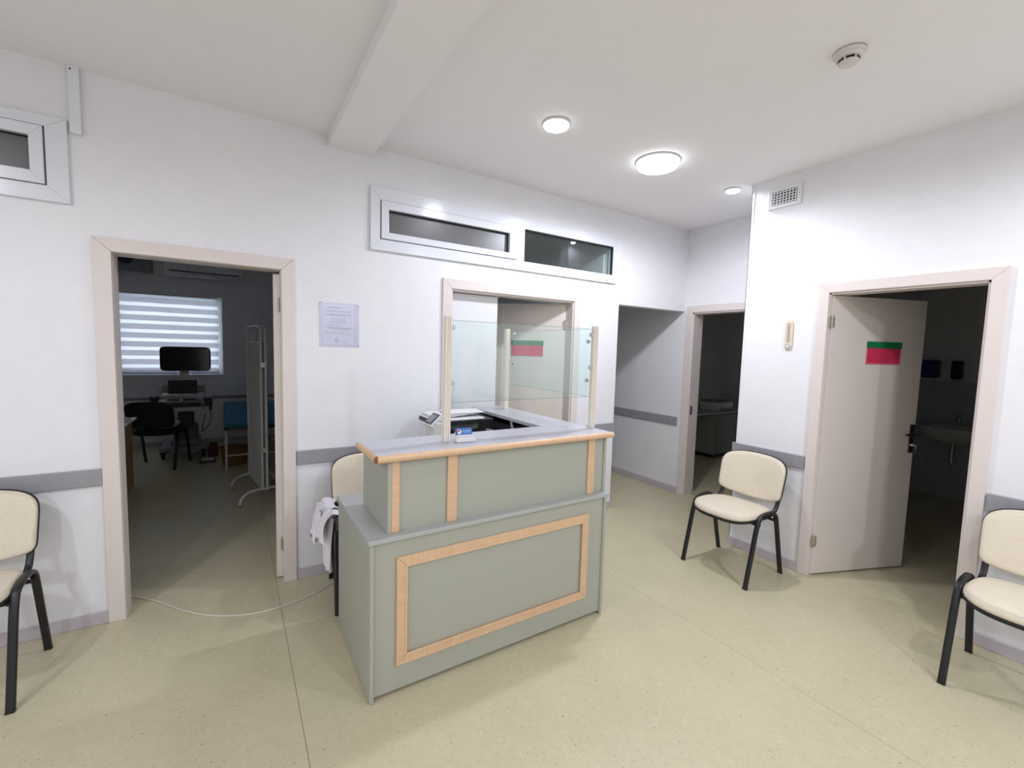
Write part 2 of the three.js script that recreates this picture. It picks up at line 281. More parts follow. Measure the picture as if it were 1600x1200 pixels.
// door 4: right wall, leaf half open into the treatment room
{
  const d = struct('door_4', null, null, 'cream half-open door with red and green sign in the right wall', 'door');
  casing(d, DB[0], DB[1], DB[2], 0.068, onB(XB));
  part('jamb', merge([bx(XB, XB + T + 0.01, 0, DB[2], DB[0], DB[0] + 0.008), bx(XB, XB + T + 0.01, 0, DB[2], DB[1] - 0.012, DB[1]), bx(XB, XB + T + 0.01, DB[2] - 0.012, DB[2], DB[0], DB[1])]), M.casing, d);
  const leaf = part('door_leaf', bx(0.004, 0.84, 0.014, 2.04, -0.04, 0, 0.003), M.leaf, d, 'cream door leaf carrying a red and green sign');
  leaf.position.set(XB + 0.012, 0, DB[0] + 0.014); leaf.rotation.y = -(90 - 69.3) * Math.PI / 180;
  hinge(leaf, 0.002, 1.81, 0.006); hinge(leaf, 0.002, 0.22, 0.006);
  sign(leaf, 0.325, 0.632, 1.567, 1.726, 0, 1);
  const h = part('door_handle', bx(0.785, 0.83, 0.905, 1.12, 0, 0.006, 0.002), M.steel, leaf, 'dark metal handle plate');
  part('lever', merge([rod([0.808, 1.05, 0.005], [0.808, 1.05, 0.055], 0.009), rod([0.812, 1.05, 0.052], [0.69, 1.05, 0.052], 0.0085)]), M.steel, h);
  part('key', merge([rod([0.808, 0.965, 0.004], [0.808, 0.965, 0.012], 0.011), bx(0.806, 0.81, 0.958, 0.972, 0.012, 0.035), cyl(0.012, 0.012, 0.003, 0.808, 0.962, 0.042, 16)]), M.chrome, h, 'key in the lock');
  part('key_tag', merge([bx(0.815, 0.829, 0.905, 0.945, 0.03, 0.033), rod([0.81, 0.96, 0.036], [0.822, 0.94, 0.032], 0.002, 6)]), M.chrome, h, 'hanging key');
}

// ---------------------------------------------------------------- high windows in the back wall (white plastic frames)
function bars(name, parent, x0, x1, y0, y1, w, z0, z1, mat = M.pvc) {           // four mitred bars, w = [left, right, bottom, top]
  const [l, r, b, t] = w, q = [[[x0, y0], [x0 + l, y0 + b], [x0 + l, y1 - t], [x0, y1]], [[x1, y0], [x1, y1], [x1 - r, y1 - t], [x1 - r, y0 + b]], [[x0, y0], [x1, y0], [x1 - r, y0 + b], [x0 + l, y0 + b]], [[x0, y1], [x0 + l, y1 - t], [x1 - r, y1 - t], [x1, y1]]];
  for (const p of q) part(name, prism(p, [], 'xy', z0, z1, 0.0025), mat, parent);
}
{
  const w = struct('window_1', null, null, 'long white plastic high window over the reception doorway', 'window');
  bars('frame', w, 0.825, 3.195, 2.267, 2.704, [0.068, 0.048, 0.078, 0.09], ZA - 0.05, ZA + 0.022);
  part('mullion', bx(2.03, 2.11, 2.335, 2.625, ZA - 0.05, ZA + 0.02, 0.004), M.pvc, w);
  bars('sash', w, 0.899, 2.022, 2.350, 2.611, [0.052, 0.064, 0.046, 0.056], ZA - 0.04, ZA + 0.03);
  part('gasket', merge([bx(0.893, 2.03, 2.609, 2.616, ZA - 0.03, ZA + 0.016), bx(2.021, 2.031, 2.35, 2.612, ZA - 0.03, ZA + 0.016), bx(0.948, 1.962, 2.549, 2.556, ZA - 0.02, ZA + 0.004), bx(1.954, 1.961, 2.394, 2.556, ZA - 0.02, ZA + 0.004)]), M.gasket, w, 'black seal');
  part('glass_pane', bx(0.945, 1.965, 2.39, 2.56, ZA - 0.02, ZA - 0.014), M.frosted, w, 'grey frosted pane');
  part('glass_pane', bx(2.105, 3.152, 2.338, 2.62, ZA - 0.02, ZA - 0.014), M.glass, w);
  part('glazing_bead', merge([bx(2.108, 3.148, 2.604, 2.610, ZA - 0.013, ZA + 0.012), bx(3.141, 3.148, 2.345, 2.61, ZA - 0.013, ZA + 0.012)]), M.gasket, w, 'dark glazing bead');
  const w2 = struct('window_2', null, null, 'white plastic high window left of the examination room door', 'window');
  bars('frame', w2, -2.10, -0.689, 2.277, 2.69, [0.082, 0.082, 0.075, 0.052], ZA - 0.05, ZA + 0.022);
  bars('sash', w2, -2.012, -0.777, 2.356, 2.634, [0.05, 0.05, 0.058, 0.052], ZA - 0.04, ZA + 0.03);
  part('gasket', merge([bx(-2.015, -0.772, 2.633, 2.638, ZA - 0.03, ZA + 0.016), bx(-1.964, -0.825, 2.578, 2.583, ZA - 0.02, ZA + 0.004)]), M.gasket, w2, 'black seal');
  part('glass_pane', bx(-1.966, -0.823, 2.41, 2.586, ZA - 0.02, ZA - 0.014), M.frosted, w2, 'grey frosted pane');
}
{
  const o = thing('cable_duct', 'white plastic cable duct between ceiling and left high window', 'cable duct', [-0.655, 2.632, ZA]);
  part('duct_body', bx(-0.022, 0.022, 0, 0.328, 0.0, 0.026, 0.003), M.pvc, o);
  part('screw', cyl(0.004, 0.004, 0.002, 0, 0, 0, 10).rotateX(Math.PI / 2).translate(-0.01, 0.31, 0.027), M.darkGrey, o, 'dark screw head');
}

// ================================================================ CEILING FIXTURES
function lampFixture(name, label, x, z, r, h, intensity, group) {
  const o = thing(name, label, 'ceiling light', [x, H, z], 0, group);
  part('rim', lathe([[r * 0.6, 0], [r * 1.06, 0], [r * 1.06, -0.008], [r * 1.0, -0.014], [r * 0.95, -0.012], [r * 0.6, -0.01]]), M.white, o);
  part('diffuser', lathe([[r, -0.010], [r * 1.0, -h * 0.45], [r * 0.93, -h * 0.8], [r * 0.75, -h * 0.97], [r * 0.4, -h], [0.0005, -h]]), M.lamp, o, 'glowing white diffuser');
  const l = new THREE.SpotLight(LIGHT, intensity, 0, 1.56, 0.3, 2);
  l.position.set(0, -h - r * 0.45, 0); l.target.position.set(0, -2, 0); l.name = 'lamp_light'; l.target.name = 'lamp_target'; l.castShadow = true; l.shadow.radius = r * 0.45 / 0.02; o.add(l, l.target);
  return o;
}
lampFixture('ceiling_light', 'small round ceiling light between the beam and the large bright light', 1.67, -2.22, 0.078, 0.03, SMALL);
lampFixture('ceiling_light', 'large brightest round ceiling light over the reception counter', 2.58, -2.22, 0.145, 0.055, BIG * 1.0);
lampFixture('ceiling_light', 'small round ceiling light by the end wall and vent corner', 3.50, -2.22, 0.055, 0.025, SMALL * 0.62);
lampFixture('ceiling_light', 'large round ceiling light above the half-open right door', 2.47, 0.31, 0.145, 0.045, BIG * 0.78);
lampFixture('ceiling_light', 'large round ceiling light left of the beam nearer the back wall', -1.75, -1.1, 0.145, 0.045, BIG * 0.92);
lampFixture('ceiling_light', 'large round ceiling light left of the beam nearer the front wall', -1.75, 1.5, 0.145, 0.045, BIG * 1.36);
lampFixture('ceiling_light', 'large round ceiling light beside the beam near the front wall', 1.6, 1.9, 0.145, 0.045, BIG * 1.28);
{
  const o = thing('smoke_detector', 'round pinkish-white smoke detector on the ceiling', 'smoke detector', [2.345, H, -0.975]);
  part('base', lathe([[0.0005, 0], [0.062, 0], [0.062, -0.012], [0.056, -0.018], [0.0005, -0.018]]), M.detector, o);
  part('chamber', lathe([[0.052, -0.018], [0.050, -0.030], [0.038, -0.032], [0.0005, -0.032]]), M.detector, o);
  part('cap', lathe([[0.0005, -0.042], [0.038, -0.042], [0.039, -0.047], [0.033, -0.054], [0.0005, -0.056]]), M.detector, o);
  for (let k = 0; k < 6; k++) { const a = k / 6 * Math.PI * 2; part('vent_slot', bx(-0.016, 0.016, -0.042, -0.033, 0.030, 0.0375).rotateY(a), M.black, o, 'black air slot'); const b = a + Math.PI / 6; part('rib', bx(-0.004, 0.004, -0.045, -0.03, 0.030, 0.0395).rotateY(b), M.detector, o); }
}
{
  const o = thing('air_vent', 'white square-grid air vent high on the right wall corner', 'air vent', [XB, 2.804, -1.825]);
  part('frame', prism(rect(-0.12, 0.12, -0.076, 0.076), [rect(-0.09, 0.09, -0.049, 0.049)], 'zy', -0.012, 0, 0.003), M.white, o);
  part('backing', bx(-0.0015, 0, -0.05, 0.05, -0.091, 0.091), M.black, o, 'dark duct behind the grid');
  for (let k = 0; k < 8; k++) { const z = -0.09 + 0.18 * (k + 0.5) / 8 + 0.0113 - 0.0113; part('vertical_blade', bx(-0.010, -0.003, -0.049, 0.049, z - 0.0035, z + 0.0035), M.white, o); }
  for (let k = 0; k < 5; k++) { const y = -0.049 + 0.098 * (k + 0.5) / 5; part('horizontal_blade', bx(-0.0115, -0.006, y - 0.0032, y + 0.0032, -0.09, 0.09), M.white, o); }
  for (const z of [-0.105, 0.105]) part('screw', cyl(0.004, 0.004, 0.002, 0, 0, 0, 10).rotateZ(Math.PI / 2).translate(-0.012, 0, z), M.chrome, o);
}
{
  const o = thing('wall_thermometer', 'small cream wall thermometer with a pale red column', 'thermometer', [XB, 1.765, -1.72]);
  part('plate', puck(rounded(0.027, 0.112, 5), [[0.0, 0], [0.98, 0], [1, 0.003], [1, 0.010], [0.95, 0.013], [0, 0.013]], ([a, h, b]) => [-h, b, a]), std({ color: '#e2d6c4', roughness: 0.4 }), o);
  part('column', rod([-0.016, -0.055, 0], [-0.016, 0.085, 0], 0.0022, 8), M.mercury, o, 'pale red liquid column');
  const ticks = []; for (let k = 0; k < 14; k++) { const y = -0.05 + k * 0.0105; for (const s of [-1, 1]) ticks.push(bx(-0.0142, -0.013, y, y + 0.0018, s * 0.006, s * (k % 2 ? 0.013 : 0.018))); }
  part('scale', merge(ticks), M.midGrey, o, 'dark scale marks');
  part('badge', cyl(0.02, 0.019, 0.005, 0, 0, 0, 28).rotateZ(Math.PI / 2).translate(-0.013, -0.083, 0), M.offWhite, o, 'round badge');
  part('badge_ring', new THREE.TorusGeometry(0.015, 0.0018, 6, 28).rotateY(Math.PI / 2).translate(-0.018, -0.083, 0), M.grey, o);
}
{
  const o = thing('notice_sheet', 'printed notice in a clear plastic sleeve on the white wall', 'notice', [0.624, 1.732, ZA]);
  const n = 256, r = rng(5), cv = document.createElement('canvas'); cv.width = n; cv.height = 320; const g = cv.getContext('2d');
  g.fillStyle = '#e4e2ea'; g.fillRect(0, 0, n, 320); g.strokeStyle = '#8d8b98';
  const line = (y, x0, x1, w, c) => { g.fillStyle = c; for (let x = x0; x < x1;) { const l = 4 + r() * 16; g.fillRect(x, y + (r() - 0.5), Math.min(l, x1 - x), w); x += l + 3; } };
  line(26, 40, 150, 5, '#8a7f92'); line(52, 16, 240, 4, '#9997a4'); line(62, 30, 230, 3, '#a9a7b4'); line(80, 24, 232, 6, '#858392'); line(92, 60, 230, 3, '#a5a3b0');
  for (let k = 0; k < 4; k++) line(112 + k * 12, 70 - k * 6, 190, 4, '#a19faa');
  line(168, 16, 160, 4, '#9a98a5'); line(186, 40, 236, 6, '#83818f'); line(200, 70, 220, 3, '#9d9ba8'); line(222, 16, 180, 4, '#9a98a5'); line(236, 16, 240, 4, '#b0a9a2');
  g.strokeStyle = '#8f8da8'; g.lineWidth = 3; g.beginPath(); g.arc(112, 288, 17, 0, 7); g.stroke(); g.beginPath(); g.arc(112, 288, 8, 0, 7); g.stroke(); line(270, 20, 80, 3, '#a8a6b2'); line(296, 150, 210, 4, '#b59aa4');
  const t = new THREE.CanvasTexture(cv); t.colorSpace = THREE.SRGBColorSpace;
  const sheet = new THREE.PlaneGeometry(0.20, 0.272); part('printed_sheet', sheet.translate(-0.008, 0.002, 0.0034), std({ map: t, roughness: 0.85 }), o, 'printed sheet with grey lines of text');
  part('sleeve_back', bx(-0.127, 0.128, -0.148, 0.148, 0.0005, 0.0025, 0.0008), std({ color: '#d9d7e2', roughness: 0.25 }), o);
  part('sleeve_front', bx(-0.127, 0.128, -0.148, 0.148, 0.0045, 0.0055), M.pocket, o, 'clear plastic sleeve');
  for (const [x, y] of [[-0.122, 0.142], [0.12, 0.132], [0.122, -0.142]]) part('pin', cyl(0.004, 0.004, 0.003, 0, 0, 0, 10).rotateX(Math.PI / 2).translate(x, y, 0.006), M.grey, o);
}

// ================================================================ RECEPTION COUNTER
{
  const o = thing('reception_counter', 'grey-green L-shaped reception counter with beech trim and glass screens', 'counter', [1.2, 0, -2.1]);
  const P = (name, g, m, parent = o, label) => part(name, g.translate(-1.2, 0, 2.1), m, parent, label);
  // lower body
  P('side_panel', bx(0.487, 0.505, 0.006, 0.735, -2.55, -1.875, 0.002), M.laminate);
  P('side_panel', bx(1.867, 1.885, 0.006, 0.735, -2.55, -1.875, 0.002), M.laminate);
  P('front_panel', bx(0.505, 1.867, 0.02, 0.735, -1.905, -1.889), M.laminate, o, 'grey-green lower front panel');
  P('plinth', bx(0.51, 1.86, 0, 0.03, -1.94, -1.925), M.darkGrey);
  for (const x of [0.496, 1.876]) for (const z of [-1.9, -2.52]) P('glide_foot', cyl(0.008, 0.008, 0.006, x, 0, z, 12), M.black);
  const zf = -1.889, x0 = 0.607, x1 = 1.752, y0 = 0.138, y1 = 0.652, w = 0.05;
  for (const [q, m] of [[[[x0, y0], [x0 + w, y0 + w], [x0 + w, y1 - w], [x0, y1]], M.beechV], [[[x1, y0], [x1, y1], [x1 - w, y1 - w], [x1 - w, y0 + w]], M.beechV], [[[x0, y0], [x1, y0], [x1 - w, y0 + w], [x0 + w, y0 + w]], M.beech], [[[x0, y1], [x0 + w, y1 - w], [x1 - w, y1 - w], [x1, y1]], M.beech]])
    P('frame_moulding', prism(q, [], 'xy', zf, zf + 0.013, 0.004), m, o, 'beech frame moulding');
  const i0 = 0.012; for (const [q] of [[[[x0 + w - i0, y0 + w - i0], [x0 + w, y0 + w], [x0 + w, y1 - w], [x0 + w - i0, y1 - w + i0]]], [[[x1 - w + i0, y0 + w - i0], [x1 - w + i0, y1 - w + i0], [x1 - w, y1 - w], [x1 - w, y0 + w]]], [[[x0 + w - i0, y0 + w - i0], [x1 - w + i0, y0 + w - i0], [x1 - w, y0 + w], [x0 + w, y0 + w]]], [[[x0 + w - i0, y1 - w + i0], [x0 + w, y1 - w], [x1 - w, y1 - w], [x1 - w + i0, y1 - w + i0]]]]) P('frame_lip', prism(q, [], 'xy', zf + 0.004, zf + 0.017, 0.003), M.beech);
  // desk board that shows as a ledge
  P('desk_board', bx(0.478, 1.898, 0.735, 0.757, -2.55, -1.867, 0.004), M.deskBoard, o, 'grey desk board forming a ledge');
  // raised upper body
  P('upper_side_panel', bx(0.573, 0.591, 0.757, 1.09, -2.345, -1.91, 0.002), M.laminate);
  P('upper_side_panel', bx(1.882, 1.9, 0.757, 1.09, -2.345, -1.91, 0.002), M.laminate);
  P('upper_front_panel', bx(0.591, 1.882, 0.757, 1.09, -1.938, -1.922), M.laminate, o, 'grey-green upper front panel');
  for (const [a, b] of [[0.591, 0.628], [0.862, 0.914], [1.756, 1.807]]) P('beech_strip', bx(a, b, 0.757, 1.09, -1.922, -1.909, 0.004), M.beechV, o, 'upright beech strip');
  P('cable_gland', cyl(0.006, 0.006, 0.018, 0, 0, 0, 12).rotateX(Math.PI / 2).translate(0.583, 0.80, -2.352), M.black, o, 'small black fixing');
  // counter top with half-round beech edging
  const top = 1.124, th = 0.034, zb = -2.215, zFront = -1.885, xl = 0.52, xr = 1.905;
  P('counter_top', bx(xl, xr, top - th, top, zb, zFront, 0.002), M.laminateTop, o, 'pale grey laminate counter top');
  const half = (a, b, r) => { const s = new THREE.Shape(); s.absarc(0, 0, r, -Math.PI / 2, Math.PI / 2, false); s.lineTo(0, -r); return new THREE.ExtrudeGeometry(s, { depth: b - a, bevelEnabled: false, curveSegments: 14 }).translate(0, 0, a); };
  const r = th / 2;
  P('front_edging', boxUV(half(-(xr + 0.012), -xl, r).rotateY(-Math.PI / 2).translate(0, top - r, zFront)), M.beech, o, 'half-round beech front edging');
  P('side_edging', boxUV(half(0, zFront - zb + 0.0, r).rotateY(Math.PI).translate(xl, top - r, zFront)), M.beech, o, 'half-round beech side edging');
  P('edging_end', boxUV(new THREE.CircleGeometry(r, 20, Math.PI / 2, Math.PI).translate(xl, top - r, zFront + 0.0006)), M.rawEdge, o, 'raw cut end of the edging');
  P('edging_corner', boxUV(new THREE.SphereGeometry(r, 18, 12, 0, Math.PI * 2).scale(0.7, 1, 1).translate(xr + 0.011, top - r, zFront)), M.beech);
  // wing towards the back wall
  P('wing_top', bx(1.628, xr, top - 0.024, top, -3.165, zb - 0.001, 0.003), M.laminateTop, o, 'pale grey wing top reaching back to the wall');
  P('wing_outer_panel', bx(1.882, 1.9, 0.006, top - 0.024, -3.16, -2.55, 0.002), M.laminate);
  P('wing_end_panel', bx(1.645, 1.882, 0.006, top - 0.024, -3.16, -3.142), M.laminate);
  P('wing_shelf', bx(1.645, 1.882, 0.735, 0.753, -3.142, -2.551), M.laminateTop);
  P('support_bracket', rod([1.66, 1.095, -2.62], [1.66, 0.76, -2.46], 0.009), M.laminateTop, o, 'slanted grey support bracket');
  // three posts
  const post = (x, z, horizontal) => {
    const g = [bx(x - 0.018, x + 0.018, top, 1.755, z - 0.014, z + 0.014, 0.003)];
    for (const k of [-0.011, 0, 0.011]) g.push(bx(x + k - 0.0042, x + k + 0.0042, top, 1.755, z + 0.011, z + 0.018, 0.003));
    return P('screen_post', merge(g), M.post, o, 'cream ribbed post');
  };
  post(0.907, -2.04); post(1.886, -2.04); post(1.818, -2.955);
  const clamp = (p, x, y, z, axis) => { const g = merge([cyl(0.013, 0.013, 0.012, 0, -0.006, 0, 20), cyl(0.009, 0.009, 0.018, 0, -0.009, 0, 16)]); P('glass_clamp', axis === 'z' ? g.rotateX(Math.PI / 2).translate(x, y, z) : g.rotateZ(Math.PI / 2).translate(x, y, z), M.chrome, p, 'round metal glass clamp'); };
  const g1 = P('glass_screen', bx(0.927, 1.866, 1.322, 1.735, -2.044, -2.039), M.screenGlass, o, 'clear front glass screen');
  P('polished_edge', merge([bx(0.927, 1.866, 1.735, 1.7365, -2.044, -2.039), bx(0.927, 1.866, 1.3205, 1.322, -2.044, -2.039)]), M.glassEdge, g1, 'green glass edge');
  for (const [x, y] of [[0.935, 1.70], [0.935, 1.42], [1.86, 1.70], [1.86, 1.50]]) clamp(g1, x, y, -2.041, 'z');
  // clamps of a child are already shifted with their pane
  const g2 = P('glass_screen', bx(1.857, 1.862, 1.322, 1.735, -2.935, -2.062), M.screenGlass, o, 'clear side glass screen');
  P('polished_edge', merge([bx(1.857, 1.862, 1.735, 1.7365, -2.935, -2.062), bx(1.857, 1.862, 1.3205, 1.322, -2.935, -2.062)]), M.glassEdge, g2, 'green glass edge');
  for (const [z, y] of [[-2.93, 1.715], [-2.93, 1.49], [-2.07, 1.66], [-2.07, 1.42]]) clamp(g2, 1.8595, y, z, 'x');
}
{
  const o = thing('card_holder', 'white card holder with a blue card beside the counter post', 'card holder', [0.992, 1.1245, -2.0], -0.1);
  part('tray', bx(-0.052, 0.052, 0, 0.028, -0.03, 0.024, 0.006), M.white, o);
  part('back_rest', bx(-0.05, 0.05, 0.026, 0.036, -0.03, 0.004, 0.004), M.white, o);
  part('front_lip', bx(-0.052, 0.052, 0.026, 0.032, 0.016, 0.024, 0.003), M.offWhite, o);
  const cv = document.createElement('canvas'); cv.width = 256; cv.height = 128; const g = cv.getContext('2d');
  g.fillStyle = '#2b6ab4'; g.fillRect(0, 0, 256, 128); g.fillStyle = '#e9eaf2'; g.beginPath(); g.arc(52, 62, 40, 0, 7); g.fill(); g.fillStyle = '#b5453c'; g.beginPath(); g.arc(52, 50, 22, 0, 7); g.fill(); g.fillStyle = '#34407a'; g.fillRect(0, 0, 30, 128);
  g.fillStyle = '#9cc4ea'; for (let k = 0; k < 7; k++) g.fillRect(112 + k * 18, 40 + (k % 2) * 4, 13, 20); g.fillStyle = '#7db0e2'; g.fillRect(112, 80, 118, 8);
  const t = new THREE.CanvasTexture(cv); t.colorSpace = THREE.SRGBColorSpace;
  const card = part('card', new THREE.BoxGeometry(0.09, 0.038, 0.002), std({ map: t, roughness: 0.35 }), o, 'blue card with a white disc'); card.position.set(-0.004, 0.050, -0.006); card.rotation.x = -0.45;
  part('card_stack', bx(-0.045, 0.04, 0.034, 0.046, -0.027, -0.014), M.paper, o);
}

// ---------------------------------------------------------------- printer on its cabinet behind the counter
{
  const c = thing('printer_cabinet', 'low grey cabinet under the printer behind the counter', 'cabinet', [1.38, 0, -2.85]);
  part('body', bx(-0.25, 0.23, 0.03, 0.70, -0.28, 0.24, 0.003), M.laminate, c); part('top', bx(-0.255, 0.235, 0.70, 0.722, -0.285, 0.245, 0.003), M.laminateTop, c);
  part('plinth', bx(-0.24, 0.22, 0, 0.03, -0.27, 0.23), M.darkGrey, c);
  for (const s of [-1, 1]) { const d = part('door', bx(s < 0 ? -0.245 : 0.002, s < 0 ? -0.002 : 0.225, 0.05, 0.68, 0.24, 0.256, 0.002), M.laminate, c); part('handle', rod([s * 0.03 - 0.01, 0.55, 0.265], [s * 0.03 - 0.01, 0.65, 0.265], 0.005), M.chrome, d); }
  const p = thing('office_printer', 'white and black office printer loaded with papers behind the counter', 'printer', [1.38, 0.722, -2.85]);
  part('base_body', bx(-0.235, 0.215, 0, 0.25, -0.22, 0.22, 0.012), M.white, p);
  part('paper_cassette', bx(-0.20, 0.18, 0.02, 0.09, 0.2, 0.232, 0.006), M.offWhite, p);
  part('rear_wall', bx(-0.235, 0.215, 0.25, 0.345, -0.22, -0.14, 0.006), M.white, p);
  part('side_column', bx(-0.235, -0.195, 0.25, 0.345, -0.14, 0.03, 0.006), M.white, p);
  part('output_tray', bx(-0.193, 0.205, 0.25, 0.262, -0.14, 0.205, 0.003), std({ color: '#2c3a50', roughness: 0.35 }), p, 'dark blue-grey output tray');
  part('tray_rim', merge([bx(-0.215, 0.219, 0.25, 0.292, 0.19, 0.226, 0.006), bx(0.19, 0.219, 0.25, 0.288, 0.02, 0.2, 0.006), bx(-0.235, -0.19, 0.25, 0.288, 0.03, 0.22, 0.006)]), M.white, p);
  part('paper_stop', bx(-0.03, 0.03, 0.262, 0.285, 0.12, 0.13, 0.003), M.darkGrey, p);
  part('scanner_bed', bx(-0.235, 0.215, 0.345, 0.374, -0.22, 0.10, 0.005), M.black, p, 'black scanner bed');
  const lid = part('scanner_lid', bx(-0.235, 0.14, 0.374, 0.388, -0.22, 0.10, 0.005), M.white, p);
  part('document_feeder', bx(-0.22, -0.06, 0.388, 0.404, -0.2, 0.04, 0.007), M.white, lid);
  const sheets = []; for (let k = 0; k < 4; k++) { const g = bx(-0.13, 0.15, 0, 0.0025, -0.1, 0.1); g.rotateZ(0.05 - k * 0.012).rotateY(0.12 - k * 0.09).translate(0.02, 0.404 + k * 0.004, -0.05); sheets.push(g); }
  for (const s of sheets) part('paper_sheet', s, M.paper, p, 'loose white sheet');
  const cp = part('control_panel', bx(-0.055, 0.055, -0.012, 0.012, -0.07, 0.06, 0.006), M.white, p, 'tilted control panel'); cp.position.set(-0.262, 0.395, 0.13); cp.rotation.z = 0.75; 
  part('display', bx(-0.044, 0.044, 0.011, 0.0145, -0.058, 0.048, 0.001), M.screen, cp, 'grey touch display');
  part('display_face', bx(-0.032, 0.032, 0.0146, 0.0155, -0.046, 0.032), std({ color: '#8b919b', roughness: 0.15 }), cp);
  part('panel_arm', bx(-0.29, -0.22, 0.2, 0.385, 0.06, 0.19, 0.008), M.offWhite, p);
}
{
  const o = thing('desktop_computer', 'black computer case on the shelf under the counter wing', 'computer', [1.78, 0.7535, -2.83]);
  part('case', bx(-0.1, 0.1, 0, 0.3, -0.24, 0.2, 0.006), M.black, o); part('front_bezel', bx(-0.106, -0.1, 0.01, 0.29, -0.23, 0.19, 0.003), M.darkGrey, o); part('power_button', cyl(0.01, 0.01, 0.004, 0, 0, 0, 16).rotateZ(Math.PI / 2).translate(-0.108, 0.25, 0.1), M.chrome, o);
}

// ================================================================ WAITING CHAIRS
function makeChair(label, pad, seatMat) {
  const o = thing('waiting_chair', label, 'chair');
  const front = 0.231, back = -0.231, w = 0.247;
  for (const s of [-1, 1]) {
    part('leg_frame', flatTube([[front, 0.004], [front - 0.05, 0.22], [front - 0.10, 0.425], [front - 0.125, 0.472], [front - 0.175, 0.490], [0.0, 0.492], [-0.06, 0.488], [-0.10, 0.462], [-0.118, 0.42], [-0.175, 0.21], [back, 0.004]], s * w, 0.016, 0.0115, 64), M.blackFrame, o, 'black oval steel leg loop');
    part('back_upright', flatTube([[-0.02, 0.452], [-0.10, 0.455], [-0.155, 0.478], [-0.185, 0.525], [-0.215, 0.62], [-0.25, 0.76]], s * (w - 0.032), 0.014, 0.010, 36), M.blackFrame, o, 'black back upright');
    for (const [z] of [[front], [back]]) part('foot_cap', bx(s * w - 0.0155, s * w + 0.0155, 0, 0.010, z - 0.0115, z + 0.0115, 0.003), M.blackShell, o);
  }
  part('seat_bar', merge([rod([-w, 0.425, 0.10], [w, 0.425, 0.10], 0.010), rod([-w, 0.43, -0.09], [w, 0.43, -0.09], 0.010), rod([-w - 0.0, 0.425, 0.10], [-w + 0.03, 0.425, 0.10], 0.014), rod([w - 0.03, 0.425, 0.10], [w, 0.425, 0.10], 0.014)]), M.blackFrame, o);
  const outline = rounded(0.228, 0.225, 3.3, 72).map(([a, b]) => [a * (1 + 0.03 * b / 0.225), b]);
  const bend = ([x, h, z]) => [x, h + (z > 0.1 ? -1.1 * (z - 0.1) * (z - 0.1) : 0) - 0.12 * (0.05 - x * x) * 0.6 + (z < 0 ? 0.12 * z : 0) * 0.6, z + 0.026];
  part('seat_shell', puck(outline.map(([a, b]) => [a * 1.012, b * 1.012]), [[0, 0.438], [0.9, 0.438], [0.97, 0.44], [1, 0.448], [1, 0.462], [0.98, 0.464], [0, 0.464]], bend), M.blackShell, o, 'black seat shell');
  part('seat', puck(outline, [[0, 0.458], [0.97, 0.458], [1, 0.464], [1.005, 0.476], [0.985, 0.490], [0.94, 0.498], [0.86, 0.502], [0.7, 0.504], [0.4, 0.505], [0, 0.505]], bend), seatMat ?? pad, o);
  const bo = []; const hb = 0.14;                                            // backrest outline: wide, lower edge and upper edge bowed
  for (const [a, b] of [...rounded(0.248, hb, 4.6, 96).slice(0, 49), ...rounded(0.248, hb, 10, 96).slice(49)]) { const u = a / 0.248; bo.push([a * (1 - 0.035 * (0.5 - b / hb * 0.5)), b + (b > 0 ? 0.022 * (1 - u * u) : -0.030 * (1 - u * u))]); }
  const bendB = ([x, h, y]) => { const yy = 0.685 + y; return [x, yy, -0.218 + h - (yy - 0.54) * 0.22 + 0.75 * x * x]; };
  part('backrest_shell', puck(bo.map(([a, b]) => [a * 1.015, b * 1.025]), [[0, -0.016], [0.93, -0.016], [0.985, -0.012], [1, -0.004], [1, 0.004], [0.98, 0.006], [0, 0.006]], bendB), M.blackShell, o, 'black backrest shell');
  part('backrest', puck(bo, [[0, 0.002], [0.98, 0.002], [1, 0.008], [1, 0.018], [0.985, 0.028], [0.94, 0.035], [0.85, 0.038], [0.5, 0.040], [0, 0.040]], bendB), pad, o);
  return o;
}
function placeChair(o, x, z, turn) { o.position.set(x, 0, z); o.rotation.y = turn; return o; }
const chair = makeChair('cream waiting chair standing under the thermometer', M.cream);
placeChair(chair, 3.176, -1.835, -Math.PI / 2);
function copyChair(label, x, z, turn) { const c = chair.clone(); c.name = numbered('waiting_chair'); c.userData = { label, category: 'chair', group: 'cream waiting chairs' }; scene.add(c); return placeChair(c, x, z, turn); }
chair.userData.group = 'cream waiting chairs';
copyChair('cream waiting chair right of the half-open door', 3.186, -0.345, -Math.PI / 2);
copyChair('cream waiting chair under the left high window', -1.072, -2.835, 0);
copyChair('cream chair behind the counter with white coat hung on it', 0.768, -2.85, -0.1);

